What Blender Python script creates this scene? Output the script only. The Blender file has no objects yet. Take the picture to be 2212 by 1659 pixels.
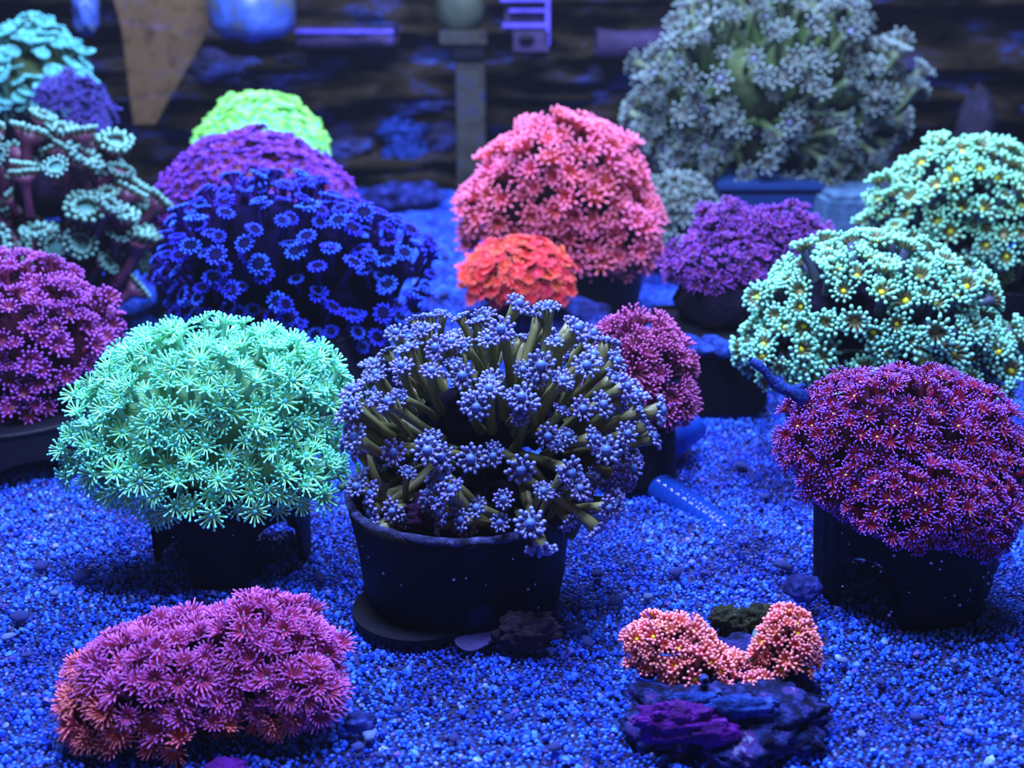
import bpy, bmesh, math, random
import numpy as np
from mathutils import Vector, Matrix, Quaternion, noise

random.seed(7)
rng = np.random.default_rng(7)
sc = bpy.context.scene
C = sc.collection
PI = math.pi

# ------------------------------------------------------------------ camera
F = 2800.0                     # focal length in pixels of the 2212 wide picture
CAM_H = 0.26
PITCH = math.radians(20.0)
cam = bpy.data.cameras.new('camera')
cam.sensor_width = 36.0
cam.lens = F / 2212.0 * 36.0
cam.clip_start = 0.01
cam.clip_end = 20
cam.dof.use_dof = True
cam.dof.focus_distance = 0.50
cam.dof.aperture_fstop = 11.0
camo = bpy.data.objects.new('camera', cam)
camo.location = (0, 0, CAM_H)
camo.rotation_euler = (PI / 2 - PITCH, 0, 0)
C.objects.link(camo)
sc.camera = camo

# ------------------------------------------------------------------ light
sc.view_settings.view_transform = 'Standard'
sc.view_settings.look = 'None'
sc.view_settings.gamma = 1.0
sc.view_settings.use_curve_mapping = False
sc.view_settings.exposure = 0.87
w = bpy.data.worlds.new('world')
sc.world = w
w.use_nodes = True
w.node_tree.nodes['Background'].inputs[0].default_value = (0.10, 0.14, 0.60, 1)
w.node_tree.nodes['Background'].inputs[1].default_value = 0.055
vs_ = w.node_tree.nodes.new('ShaderNodeVolumeScatter')
vs_.inputs['Density'].default_value = 0.013
vs_.inputs['Color'].default_value = (0.75, 0.85, 1, 1)
vs_.inputs['Anisotropy'].default_value = 0.3
w.node_tree.links.new(vs_.outputs[0], w.node_tree.nodes['World Output'].inputs['Volume'])
sc.cycles.volume_bounces = 0
sc.cycles.max_bounces = 5
sc.cycles.diffuse_bounces = 2
sc.cycles.glossy_bounces = 2
sc.cycles.transmission_bounces = 4
sc.cycles.transparent_max_bounces = 6
sc.cycles.use_denoising = True


def area(name, loc, target, sx, sy, power, color):
    l = bpy.data.lights.new(name, 'AREA')
    l.shape = 'RECTANGLE'
    l.size = sx
    l.size_y = sy
    l.energy = power
    l.color = color
    o = bpy.data.objects.new(name, l)
    o.location = loc
    d = Vector(target) - Vector(loc)
    o.rotation_euler = d.to_track_quat('-Z', 'Y').to_euler()
    C.objects.link(o)
    return o


LC = (0.42, 0.52, 1.0)
area('actinic_lamp_near', (-0.05, 0.42, 0.72), (0.0, 0.50, 0.0), 0.40, 0.10, 10.0, LC)
area('actinic_lamp_far', (0.0, 0.86, 0.70), (0.0, 0.84, 0.0), 0.60, 0.10, 11.0, LC)
area('room_light', (0.1, -1.2, 0.9), (0, 0.5, 0.05), 0.8, 0.5, 0.9, (1.0, 0.66, 0.6))


# ------------------------------------------------------------------ helpers
def ray(px, py):
    x = (px - 1106.0) / F
    y = -(py - 829.5) / F
    c, s = math.cos(PITCH), math.sin(PITCH)
    return Vector((x, c + y * s, -s + y * c))


def P(px, py, Y):
    d = ray(px, py)
    s = Y / d.y
    return Vector((d.x * s, Y, CAM_H + d.z * s))


def G(px, py):
    d = ray(px, py)
    s = -CAM_H / d.z
    return Vector((d.x * s, d.y * s, 0))


def mpp(px, py, Y):
    """metres per picture pixel at that depth"""
    return Y / ray(px, py).y / F


def tag(o, label=None, cat=None, group=None, kind=None):
    if label: o['label'] = label
    if cat: o['category'] = cat
    if group: o['group'] = group
    if kind: o['kind'] = kind
    return o


def empty(name, loc=(0, 0, 0), rz=0.0):
    o = bpy.data.objects.new(name, None)
    o.empty_display_size = 0.01
    o.location = loc
    o.rotation_euler = (0, 0, rz)
    C.objects.link(o)
    return o


def link(name, me, parent=None, mat=None):
    o = bpy.data.objects.new(name, me)
    C.objects.link(o)
    if mat is not None and len(me.materials) == 0:
        me.materials.append(mat)
    if parent is not None:
        o.parent = parent
    return o


def to_mesh(name, verts, faces, tvals=None, mat=None, smooth=True):
    me = bpy.data.meshes.new(name)
    me.from_pydata([tuple(v) for v in verts], [], faces)
    if tvals is not None:
        a = me.attributes.new('t', 'FLOAT', 'POINT')
        a.data.foreach_set('value', np.asarray(tvals, dtype=np.float32))
    if smooth:
        me.polygons.foreach_set('use_smooth', [True] * len(me.polygons))
    if mat is not None:
        me.materials.append(mat)
    me.update()
    return me


def nodes(name):
    m = bpy.data.materials.new(name)
    m.use_nodes = True
    nt = m.node_tree
    return m, nt, nt.nodes['Principled BSDF']


def ramp(nt, stops, interp='LINEAR'):
    r = nt.nodes.new('ShaderNodeValToRGB')
    r.color_ramp.interpolation = interp
    e = r.color_ramp.elements
    while len(e) > 1:
        e.remove(e[-1])
    e[0].position = stops[0][0]
    e[0].color = (*stops[0][1], 1)
    for p, c in stops[1:]:
        n = e.new(p)
        n.color = (*c, 1)
    return r


def mix(nt, fac, a, b, mode='MIX'):
    n = nt.nodes.new('ShaderNodeMix')
    n.data_type = 'RGBA'
    n.blend_type = mode
    for sock, v in ((n.inputs[0], fac), (n.inputs[6], a), (n.inputs[7], b)):
        if isinstance(v, (int, float)):
            sock.default_value = v
        elif isinstance(v, tuple):
            sock.default_value = (*v, 1)
        else:
            nt.links.new(v, sock)
    return n.outputs[2]


def noise_tex(nt, scale, detail=3, rough=0.6, coord='Object'):
    tc = nt.nodes.new('ShaderNodeTexCoord')
    n = nt.nodes.new('ShaderNodeTexNoise')
    n.inputs['Scale'].default_value = scale
    n.inputs['Detail'].default_value = detail
    n.inputs['Roughness'].default_value = rough
    nt.links.new(tc.outputs[coord], n.inputs['Vector'])
    return n


def mottled(name, stops, scale, rough=0.8, bump=0.0, detail=4, spec=0.3, fine=None):
    """noise through a colour ramp, with a bump of the same grain"""
    m, nt, b = nodes(name)
    n = noise_tex(nt, scale, detail)
    r = ramp(nt, stops)
    nt.links.new(n.outputs['Fac'], r.inputs[0])
    nt.links.new(r.outputs[0], b.inputs['Base Color'])
    b.inputs['Roughness'].default_value = rough
    b.inputs['Specular IOR Level'].default_value = spec
    if bump:
        n2 = noise_tex(nt, fine or scale * 4, 4)
        bp = nt.nodes.new('ShaderNodeBump')
        bp.inputs['Strength'].default_value = bump
        bp.inputs['Distance'].default_value = 0.002
        nt.links.new(n2.outputs['Fac'], bp.inputs['Height'])
        nt.links.new(bp.outputs[0], b.inputs['Normal'])
    return m


def polyp_mat(name, stalk0, stalk1, disc, mid, tip, rough=0.45, vary=0.16, spec=0.35):
    """colour runs along the polyp: foot, column, oral disc, tentacle, tentacle tip"""
    m, nt, b = nodes(name)
    at = nt.nodes.new('ShaderNodeAttribute')
    at.attribute_name = 't'
    r = ramp(nt, [(0.0, stalk0), (0.35, stalk1), (0.45, disc), (0.55, mid), (0.82, mid), (0.97, tip)])
    nt.links.new(at.outputs['Fac'], r.inputs[0])
    oi = nt.nodes.new('ShaderNodeObjectInfo')
    mp = nt.nodes.new('ShaderNodeMapRange')
    mp.inputs[3].default_value = 1 - vary
    mp.inputs[4].default_value = 1 + vary * 0.6
    nt.links.new(oi.outputs['Random'], mp.inputs[0])
    hs = nt.nodes.new('ShaderNodeHueSaturation')
    nt.links.new(r.outputs[0], hs.inputs['Color'])
    nt.links.new(mp.outputs[0], hs.inputs['Value'])
    mh = nt.nodes.new('ShaderNodeMapRange')
    mh.inputs[3].default_value = 0.488
    mh.inputs[4].default_value = 0.512
    mm = nt.nodes.new('ShaderNodeMath')
    mm.operation = 'FRACT'
    m7 = nt.nodes.new('ShaderNodeMath')
    m7.operation = 'MULTIPLY'
    m7.inputs[1].default_value = 17.3
    nt.links.new(oi.outputs['Random'], m7.inputs[0])
    nt.links.new(m7.outputs[0], mm.inputs[0])
    nt.links.new(mm.outputs[0], mh.inputs[0])
    nt.links.new(mh.outputs[0], hs.inputs['Hue'])
    nt.links.new(hs.outputs[0], b.inputs['Base Color'])
    b.inputs['Roughness'].default_value = rough
    b.inputs['Specular IOR Level'].default_value = spec
    return m


def flat_mat(name, col, rough=0.6, spec=0.3):
    m, nt, b = nodes(name)
    b.inputs['Base Color'].default_value = (*col, 1)
    b.inputs['Roughness'].default_value = rough
    b.inputs['Specular IOR Level'].default_value = spec
    return m


class MB:
    """collects vertices, faces and the colour coordinate t of one mesh"""
    def __init__(self):
        self.v, self.f, self.t, self.n = [], [], [], 0

    def add(self, v, f, t):
        self.v.append(np.asarray(v, dtype=float))
        self.f += [tuple(i + self.n for i in q) for q in f]
        self.t.append(np.asarray(t, dtype=float))
        self.n += len(v)

    def tube(self, pts, rad, sides, tv, cap=True):
        pts = np.asarray(pts, dtype=float)
        k = len(pts)
        vs, ts = [], []
        ref = None
        for i in range(k):
            d = pts[min(i + 1, k - 1)] - pts[max(i - 1, 0)]
            d = d / (np.linalg.norm(d) + 1e-12)
            if ref is None:
                ref = np.array([1.0, 0, 0]) if abs(d[0]) < 0.7 else np.array([0, 1.0, 0])
            a = ref - d * np.dot(ref, d)
            a /= np.linalg.norm(a) + 1e-12
            ref = a
            b = np.cross(d, a)
            for j in range(sides):
                th = 2 * PI * j / sides
                vs.append(pts[i] + rad[i] * (a * math.cos(th) + b * math.sin(th)))
                ts.append(tv[i])
        f = []
        for i in range(k - 1):
            for j in range(sides):
                j2 = (j + 1) % sides
                f.append((i * sides + j, i * sides + j2, (i + 1) * sides + j2, (i + 1) * sides + j))
        if cap:
            d = pts[-1] - pts[-2]
            d = d / (np.linalg.norm(d) + 1e-12)
            vs.append(pts[-1] + d * rad[-1] * 0.6)
            ts.append(tv[-1])
            for j in range(sides):
                f.append(((k - 1) * sides + j, (k - 1) * sides + (j + 1) % sides, len(vs) - 1))
        self.add(vs, f, ts)

    def arrays(self):
        return np.concatenate(self.v), self.f, np.concatenate(self.t)

    def mesh(self, name, mat, smooth=True):
        v, f, t = self.arrays()
        return to_mesh(name, v, f, t, mat, smooth)


def ico(sub=2, r=1.0):
    bm = bmesh.new()
    bmesh.ops.create_icosphere(bm, subdivisions=sub, radius=r)
    v = np.array([x.co[:] for x in bm.verts])
    f = [tuple(y.index for y in x.verts) for x in bm.faces]
    bm.free()
    return v, f


def lump(name, rx, ry, rz, mat, amp=0.15, freq=2.0, sub=4, seed=0, flat=None, parent=None, amp2=0.07):
    """an uneven rock-like mass"""
    v, f = ico(sub)
    off = Vector((seed * 3.1, seed * 1.7, seed * 0.9))
    out = []
    for p in v:
        q = Vector(p)
        n = noise.noise(q * freq + off) * amp + noise.noise(q * freq * 3.3 + off) * amp * 0.45 + noise.noise(q * freq * 9 + off) * amp2
        s = 1 + n
        x, y, z = p[0] * s * rx, p[1] * s * ry, p[2] * s * rz
        if flat is not None and z < flat:
            z = flat + (z - flat) * 0.1
        out.append((x, y, z))
    me = to_mesh(name, out, f, None, mat)
    return link(name, me, parent)


# ------------------------------------------------------------------ polyps
def stalk_mesh(name, mat, L, r, flare, bend, seed, sides=7):
    """column of a polyp, foot at the origin, returns mesh and the frame of its oral end"""
    rr = random.Random(seed)
    k = 7
    pts, rad, tv = [], [], []
    ph = rr.uniform(0, 2 * PI)
    bx, by = math.cos(ph) * bend * L, math.sin(ph) * bend * L
    for i in range(k):
        u = i / (k - 1)
        pts.append((bx * u * u, by * u * u, L * u))
        rad.append(r * (1.15 - 0.25 * math.sin(PI * min(1, u * 1.1))) if u < 0.75 else r + (flare - r) * ((u - 0.75) / 0.25) ** 1.6)
        tv.append(0.02 + 0.33 * u)
    mb = MB()
    mb.tube(pts, rad, sides, tv, cap=False)
    # closed oral end
    v, f, t = mb.arrays()
    v = np.vstack([v, [pts[-1]]])
    t = np.append(t, 0.42)
    c = len(v) - 1
    f = f + [((k - 1) * sides + j, (k - 1) * sides + (j + 1) % sides, c) for j in range(sides)]
    me = to_mesh(name, v, f, t, mat)
    d = Vector((2 * bx, 2 * by, L)).normalized()
    return me, Vector(pts[-1]), d, (v, f, t)


def crown_arrays(seed, n, L, r, tip, disc, elev, rows=2, sides=5, curl=0.5, ragged=0.15, seg=4, droop=0.0):
    """oral disc with its tentacles, axis +z"""
    rr = random.Random(seed)
    mb = MB()
    # shallow disc
    ring = 12
    vs = [(0, 0, disc * 0.10)]
    ts = [0.45]
    for q, (a, z) in enumerate(((0.5, 0.10), (1.0, 0.0))):
        for j in range(ring):
            th = 2 * PI * j / ring
            vs.append((disc * a * math.cos(th), disc * a * math.sin(th), disc * z))
            ts.append(0.46 + 0.05 * q)
    vs.append((0, 0, -disc * 0.5))
    ts.append(0.4)
    fs = [(0, 1 + j, 1 + (j + 1) % ring) for j in range(ring)]
    fs += [(1 + j, 1 + ring + j, 1 + ring + (j + 1) % ring, 1 + (j + 1) % ring) for j in range(ring)]
    fs += [(len(vs) - 1, 1 + ring + (j + 1) % ring, 1 + ring + j) for j in range(ring)]
    mb.add(vs, fs, ts)
    side_lean = rr.uniform(0, 2 * PI)
    for i in range(n):
        row = i % rows
        th = 2 * PI * (i + 0.25 * row) / n + rr.uniform(-0.06, 0.06)
        e = elev + row * 0.38 + rr.uniform(-ragged, ragged) + 0.22 * math.cos(th - side_lean)
        l = L * rr.uniform(1 - ragged, 1 + ragged * 0.6) * (1 - 0.12 * row)
        ro = disc * (0.93 - 0.22 * row)
        pts, rad, tv = [], [], []
        x, z = ro, 0.0
        for s in range(seg + 1):
            u = s / seg
            pts.append((x * math.cos(th), x * math.sin(th), z))
            rad.append(r * (1.0 - 0.30 * u))
            tv.append(0.52 + 0.36 * u)
            ee = e + curl * (0.5 - u) - droop * u
            x += math.cos(ee) * l / seg
            z += math.sin(ee) * l / seg
        if tip > 0:
            # rounded tip: swell then close
            d = np.array(pts[-1]) - np.array(pts[-2])
            d = d / np.linalg.norm(d)
            p = np.array(pts[-1])
            rad[-1] = tip * 0.72
            for a, b in ((0.75, 1.0), (1.35, 0.70)):
                pts.append(tuple(p + d * tip * a))
                rad.append(tip * b)
                tv.append(1.0)
            tv[-3] = 0.93
        else:
            rad[-1] = r * 0.55
            tv[-1] = 1.0
            tv[-2] = 0.86
        mb.tube(pts, rad, sides, tv)
    return mb.arrays()


def mouth_arrays(rad, h):
    v, f = ico(1)
    v = v * np.array([rad, rad, h]) + np.array([0, 0, h * 0.4])
    return v, f, np.full(len(v), 0.5)


def frame(d, roll):
    q = Vector(d).to_track_quat('Z', 'Y')
    return q.to_matrix().to_4x4() @ Matrix.Rotation(roll, 4, 'Z')


def xf(v, M):
    A = np.array(M)
    return v @ A[:3, :3].T + A[:3, 3]


def coral(label, group_cat, lobes, Y, space, mat, body_mat, spec, name='flowerpot_coral', up=0.35, jitter=0.25,
          keep=1.0, zmin=-0.35, mouth_mat=None, mouth_share=1.0, variants=5, subparts=True, polyp_label=None,
          lean=(0, 0, 0), core=True, gaps=(), size=(0.78, 1.18), maxparts=300, floor_z=0.004, ydepth=0.85, core_in=1.0, foot=None, rough=0.16, sway=0.30, mat_low=None, low=(0, 0)):
    """lobes: (px, py, rx_px, ry_px, dY) ellipsoids whose union is the outline of the colony.
    spec: dict of the polyp's measures in picture pixels at depth Y"""
    c0 = P(lobes[0][0], lobes[0][1], Y)
    s0 = mpp(lobes[0][0], lobes[0][1], Y)
    root = empty(name, (c0.x, c0.y, max(0.0, c0.z - lobes[0][3] * s0)))
    tag(root, label, group_cat)
    rl = Vector(root.location)
    E = []
    for (px, py, rx, ry, dY) in lobes:
        yy = Y + dY
        s = mpp(px, py, yy)
        E.append((P(px, py, yy), rx * s, (rx + ry) * 0.5 * s * ydepth, ry * s))
    S = spec
    st, fl = S.get('stalk', 20) * s0, S.get('flare', S['disc']) * s0
    Lt, dz = S['len'] * s0, S['disc'] * s0
    el = S.get('elev', 0.5)
    reach = Lt * max(0.2, math.sin(min(1.4, el + 0.2)))
    inset = st + reach * 0.8
    V = []
    for k in range(variants):
        sd = S.get('seed', 1) * 100 + k
        sm, top, d, sarr = stalk_mesh('polyp', mat, st, S.get('sr', S['disc'] * 0.5) * s0, fl, S.get('bend', 0.18), sd, S.get('ss', 6))
        rows = S.get('rows', 2)
        ca = crown_arrays(sd, S['n'], Lt, S['r'] * s0, S.get('tip', 0) * s0, dz, el, rows, S.get('sides', 5),
                          S.get('curl', 0.5), S.get('ragged', 0.15), S.get('seg', 4), S.get('droop', 0.0))
        T = Matrix.Translation(top) @ frame(d, k)
        ma = mouth_arrays(dz * S.get('mouth', 0.33), dz * S.get('mouth', 0.33) * 0.8)
        if subparts:
            cm = to_mesh('tentacle_crown', xf(ca[0], T), ca[1], ca[2], mat)
            mm = to_mesh('mouth', xf(ma[0], T @ Matrix.Translation((0, 0, dz * 0.12))), ma[1], None, mouth_mat) if mouth_mat else None
            V.append((sm, cm, mm))
            full = (sarr, ca, T)
        else:
            mb = MB()
            mb.add(*sarr)
            mb.add(xf(ca[0], T), ca[1], ca[2])
            V.append((mb.mesh('polyp', mat), None, None))
            full = (sarr, ca, T)
        V[-1] = V[-1] + (full,)
    # points over the union of the lobes
    cv = Vector((0, 0, CAM_H))
    pts = []
    sp = space * s0
    for ei, (c, a, b, h) in enumerate(E):
        p = 1.6
        A = 4 * PI * (((a * b) ** p + (a * h) ** p + (b * h) ** p) / 3) ** (1 / p)
        N = max(10, int(A / (sp * sp * 0.87) * keep))
        ga = PI * (3 - math.sqrt(5))
        rot = random.uniform(0, 6.28)
        for i in range(N):
            z = 1 - 2 * (i + 0.5) / N
            r = math.sqrt(1 - z * z)
            th = ga * i + rot
            u = Vector((r * math.cos(th), r * math.sin(th), z))
            u += Vector([random.gauss(0, 1) for _ in range(3)]) * jitter * sp / ((a + b + h) / 3) * 0.5
            u.normalize()
            if u.z < zmin:
                continue
            mean = (a + b + h) / 3
            bump = 1 + rough * noise.noise(u * 2.2 + Vector((ei * 5.0, len(label), 0))) + rough * 0.6 * noise.noise(u * 5.5 + Vector((0, ei * 3.0, 1)))
            q = c + Vector((u.x * a, u.y * b, u.z * h)) * bump
            if any(j != ei and sum(((q[m] - e[0][m]) / (e[1 + m] * 0.97)) ** 2 for m in range(3)) < 1 for j, e in enumerate(E)):
                continue
            nrm = Vector((u.x / a, u.y / b, u.z / h)).normalized()
            if q.z < floor_z:
                continue
            # project for gaps
            if gaps:
                rel = q - cv
                f_ = Vector((0, math.cos(PITCH), -math.sin(PITCH)))
                u_ = Vector((0, math.sin(PITCH), math.cos(PITCH)))
                dd = rel.dot(f_)
                sx, sy = 1106 + rel.x / dd * F, 829.5 - rel.dot(u_) / dd * F
                if any(((sx - g[0]) / g[2]) ** 2 + ((sy - g[1]) / g[3]) ** 2 < 1 for g in gaps) and nrm.y < 0.3:
                    continue
            pts.append((q, nrm))
    pts.sort(key=lambda t: -(t[1].dot((cv - t[0]).normalized())))
    if core:
        for (c, a, b, h) in E:
            k = inset * core_in
            o = lump('skeleton', max(a - k, a * 0.3), max(b - k, b * 0.3), max(h - k, h * 0.3), body_mat, 0.08, 2.5, 3, seed=len(label) + a * 100, parent=root)
            o.location = c - rl
    if foot:
        o = lump('skeleton_base', foot[0] * s0, foot[0] * s0 * 0.9, foot[1] * s0, body_mat, 0.15, 2.5, 3, seed=5, parent=root)
        o.location = P(foot[2], foot[3], Y + (foot[4] if len(foot) > 4 else 0)) - rl
    rest = MB()
    lv = Vector(lean)
    for i, (q, n) in enumerate(pts):
        w_ = noise.noise_vector(q * (0.35 / sp) * 0.5) * sway
        d = (n + Vector((0, 0, up)) + lv + w_ + Vector([random.gauss(0, 1) for _ in range(3)]) * 0.13).normalized()
        sz = random.uniform(*size)
        base = q - d * (inset * (0.5 + 0.5 * sz)) + Vector([random.gauss(0, 1) for _ in range(3)]) * sp * 0.05
        if base.z < floor_z * 0.5:
            base.z = floor_z * 0.5
        M = Matrix.Translation(base - rl) @ frame(d, random.uniform(0, 2 * PI)) @ Matrix.Diagonal((sz, sz, sz * random.uniform(0.85, 1.15), 1))
        k = random.randrange(variants)
        sm, cm, mm, full = V[k]
        if i < maxparts:
            o = bpy.data.objects.new('polyp', sm)
            C.objects.link(o)
            o.parent = root
            o.matrix_local = M
            lo = mat_low is not None and (q.z + 0.25 * (q.x - c0.x) + random.gauss(0, 0.004)) < low
            if lo:
                o.material_slots[0].link = 'OBJECT'
                o.material_slots[0].material = mat_low
            if cm:
                o2 = bpy.data.objects.new('tentacle_crown', cm)
                C.objects.link(o2)
                o2.parent = o
                if lo:
                    o2.material_slots[0].link = 'OBJECT'
                    o2.material_slots[0].material = mat_low
                if mm and random.random() < mouth_share:
                    o3 = bpy.data.objects.new('mouth', mm)
                    C.objects.link(o3)
                    o3.parent = o
        elif i < maxparts + 160 and (n.y < 0.75):
            sarr, ca, T = full
            rest.add(xf(sarr[0], M), sarr[1], sarr[2])
            rest.add(xf(xf(ca[0], T), M), ca[1], ca[2])
    if rest.n:
        o = link('polyp_mass', rest.mesh('polyp_mass', mat), root)
        o['kind'] = 'stuff'
    print('CORAL', label[:40], 'pts', len(pts), 'z', round(c0.z, 3), 'r', round(E[0][1], 3), round(E[0][3], 3))
    return root


# ------------------------------------------------------------------ setting
m_sand, nt, b = nodes('sand_bed')
n1 = noise_tex(nt, 60, 5, 0.7)
n2 = noise_tex(nt, 6, 3, 0.6)
r1 = ramp(nt, [(0.3, (0.002, 0.006, 0.05)), (0.55, (0.006, 0.02, 0.14)), (0.75, (0.012, 0.04, 0.24))])
r2 = ramp(nt, [(0.35, (0.45, 0.42, 0.55)), (0.6, (1, 1, 1))])
nt.links.new(n1.outputs['Fac'], r1.inputs[0])
nt.links.new(n2.outputs['Fac'], r2.inputs[0])
nt.links.new(mix(nt, 1.0, r1.outputs[0], r2.outputs[0], 'MULTIPLY'), b.inputs['Base Color'])
b.inputs['Roughness'].default_value = 0.9


def sand_h(x, y):
    q = Vector((x * 7, y * 7, 0.3))
    return noise.noise(q) * 0.0060 + noise.noise(q * 3.1) * 0.0028


gx, gy = 120, 110
vs, fs = [], []
for j in range(gy + 1):
    y = 0.16 + (1.46 - 0.16) * j / gy
    for i in range(gx + 1):
        x = -0.80 + 1.60 * i / gx
        vs.append((x, y, sand_h(x, y) - 0.0048))
for j in range(gy):
    for i in range(gx):
        a = j * (gx + 1) + i
        fs.append((a, a + 1, a + gx + 2, a + gx + 1))
floor = link('floor', to_mesh('floor', vs, fs, None, m_sand))
tag(floor, kind='structure')

# gravel grains: uncountable, spread by geometry nodes over a patch of the same bed
m_grain, nt, b = nodes('gravel_grain')
oi = nt.nodes.new('ShaderNodeObjectInfo')
r1 = ramp(nt, [(0.0, (0.007, 0.038, 0.36)), (0.25, (0.014, 0.085, 0.64)), (0.55, (0.024, 0.13, 0.84)), (0.80, (0.040, 0.18, 0.88)),
               (0.90, (0.06, 0.23, 0.82)), (0.935, (0.02, 0.02, 0.09)), (0.965, (0.10, 0.06, 0.45)), (1.0, (0.18, 0.36, 0.80))])
nt.links.new(oi.outputs['Random'], r1.inputs[0])
n2 = noise_tex(nt, 13, 5, 0.7, 'Generated')
tcg = nt.nodes.new('ShaderNodeNewGeometry')
nt.links.new(tcg.outputs['Position'], n2.inputs['Vector'])
r2 = ramp(nt, [(0.34, (0.16, 0.14, 0.25)), (0.43, (0.6, 0.5, 0.75)), (0.50, (0.95, 0.95, 1)), (0.60, (1, 1, 1)), (0.68, (1.5, 0.6, 0.85))])
nt.links.new(n2.outputs['Fac'], r2.inputs[0])
nt.links.new(mix(nt, 1.0, r1.outputs[0], r2.outputs[0], 'MULTIPLY'), b.inputs['Base Color'])
b.inputs['Roughness'].default_value = 0.5
b.inputs['Specular IOR Level'].default_value = 0.25

grain_me = []
for k in range(4):
    v, f = ico(1)
    rr = np.random.default_rng(k + 3)
    v = v * (1 + rr.uniform(-0.24, 0.24, (len(v), 1))) * np.array([1.0, 0.82, 0.70])
    grain_me.append(to_mesh('grain', v, f, None, m_grain, smooth=False))

vs, fs = [], []
n = 0
ys = np.linspace(0.28, 1.29, 90)
cols = 90
for y in ys:
    hw = 0.395 * y / 0.93 + 0.10
    for i in range(cols + 1):
        x = -hw + 2 * hw * i / cols
        vs.append((x, y, sand_h(x, y) - 0.003))
for j in range(len(ys) - 1):
    for i in range(cols):
        a = j * (cols + 1) + i
        fs.append((a, a + 1, a + cols + 2, a + cols + 1))
gravel = link('gravel', to_mesh('gravel', vs, fs, None, m_grain))
tag(gravel, 'blue lit coral gravel covering the tank floor', 'gravel', kind='stuff')
ng = bpy.data.node_groups.new('gravel_scatter', 'GeometryNodeTree')
ng.interface.new_socket('Geometry', in_out='INPUT', socket_type='NodeSocketGeometry')
ng.interface.new_socket('Geometry', in_out='OUTPUT', socket_type='NodeSocketGeometry')
gi = ng.nodes.new('NodeGroupInput')
go = ng.nodes.new('NodeGroupOutput')
dp = ng.nodes.new('GeometryNodeDistributePointsOnFaces')
dp.distribute_method = 'POISSON'
dp.inputs['Distance Min'].default_value = 0.00155
dp.inputs['Density Max'].default_value = 500000
ng.links.new(gi.outputs[0], dp.inputs['Mesh'])
jn = ng.nodes.new('GeometryNodeJoinGeometry')
# the four grain shapes come in through one collection of meshes kept as data only
hold = bpy.data.collections.new('gravel_shapes')
for me_ in grain_me:
    o_ = bpy.data.objects.new('grain_shape', me_)
    hold.objects.link(o_)
ci = ng.nodes.new('GeometryNodeCollectionInfo')
ci.inputs[0].default_value = hold
ci.inputs['Separate Children'].default_value = True
ip = ng.nodes.new('GeometryNodeInstanceOnPoints')
ip.inputs['Pick Instance'].default_value = True
ng.links.new(dp.outputs['Points'], ip.inputs['Points'])
ng.links.new(ci.outputs[0], ip.inputs['Instance'])
rv = ng.nodes.new('FunctionNodeRandomValue')
rv.data_type = 'FLOAT_VECTOR'
rv.inputs[0].default_value = (0, 0, 0)
rv.inputs[1].default_value = (6.28, 6.28, 6.28)
ng.links.new(rv.outputs[0], ip.inputs['Rotation'])
rs = ng.nodes.new('FunctionNodeRandomValue')
rs.data_type = 'FLOAT'
rs.inputs[2].default_value = 0.0
rs.inputs[3].default_value = 1.0
rs.inputs['Seed'].default_value = 5
pw = ng.nodes.new('ShaderNodeMath')
pw.operation = 'POWER'
pw.inputs[1].default_value = 5.0
ng.links.new(rs.outputs[1], pw.inputs[0])
ml = ng.nodes.new('ShaderNodeMath')
ml.operation = 'MULTIPLY_ADD'
ml.inputs[1].default_value = 0.0013
ml.inputs[2].default_value = 0.00098
ng.links.new(pw.outputs[0], ml.inputs[0])
ng.links.new(ml.outputs[0], ip.inputs['Scale'])
ng.links.new(ip.outputs[0], jn.inputs[0])
ng.links.new(jn.outputs[0], go.inputs[0])
gm = gravel.modifiers.new('scatter', 'NODES')
gm.node_group = ng

# rear wall of the tank
m_wall, nt, b = nodes('tank_rear_wall')
tc = nt.nodes.new('ShaderNodeTexCoord')
mpn = nt.nodes.new('ShaderNodeMapping')
mpn.inputs['Scale'].default_value = (16, 16, 34)
nt.links.new(tc.outputs['Object'], mpn.inputs['Vector'])
n1 = nt.nodes.new('ShaderNodeTexNoise')
n1.inputs['Scale'].default_value = 1.0
n1.inputs['Detail'].default_value = 6
n1.inputs['Roughness'].default_value = 0.65
nt.links.new(mpn.outputs[0], n1.inputs['Vector'])
r1 = ramp(nt, [(0.32, (0.008, 0.006, 0.003)), (0.5, (0.024, 0.018, 0.008)), (0.565, (0.035, 0.028, 0.03)), (0.61, (0.03, 0.035, 0.12)), (0.70, (0.045, 0.10, 0.36)), (0.8, (0.08, 0.22, 0.6))])
nt.links.new(n1.outputs['Fac'], r1.inputs[0])
nt.links.new(r1.outputs[0], b.inputs['Base Color'])
b.inputs['Roughness'].default_value = 0.95
b.inputs['Specular IOR Level'].default_value = 0.05
vs, fs = [], []
gx, gz = 260, 110
for j in range(gz + 1):
    z = -0.02 + 0.62 * j / gz
    for i in range(gx + 1):
        x = -0.80 + 1.60 * i / gx
        q = Vector((x * 6, 0, z * 18))
        strata = abs(noise.noise(Vector((x * 3, 4.0, z * 34))))
        vs.append((x, 1.33 + noise.noise(q) * 0.025 + noise.noise(q * 3.5) * 0.014 + noise.noise(q * 9) * 0.006 - 0.030 * max(0, 0.16 - strata) / 0.16, z))
for j in range(gz):
    for i in range(gx):
        a = j * (gx + 1) + i
        fs.append((a, a + 1, a + gx + 2, a + gx + 1))
tag(link('wall_back', to_mesh('wall_back', vs, fs, None, m_wall)), kind='structure')

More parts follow.
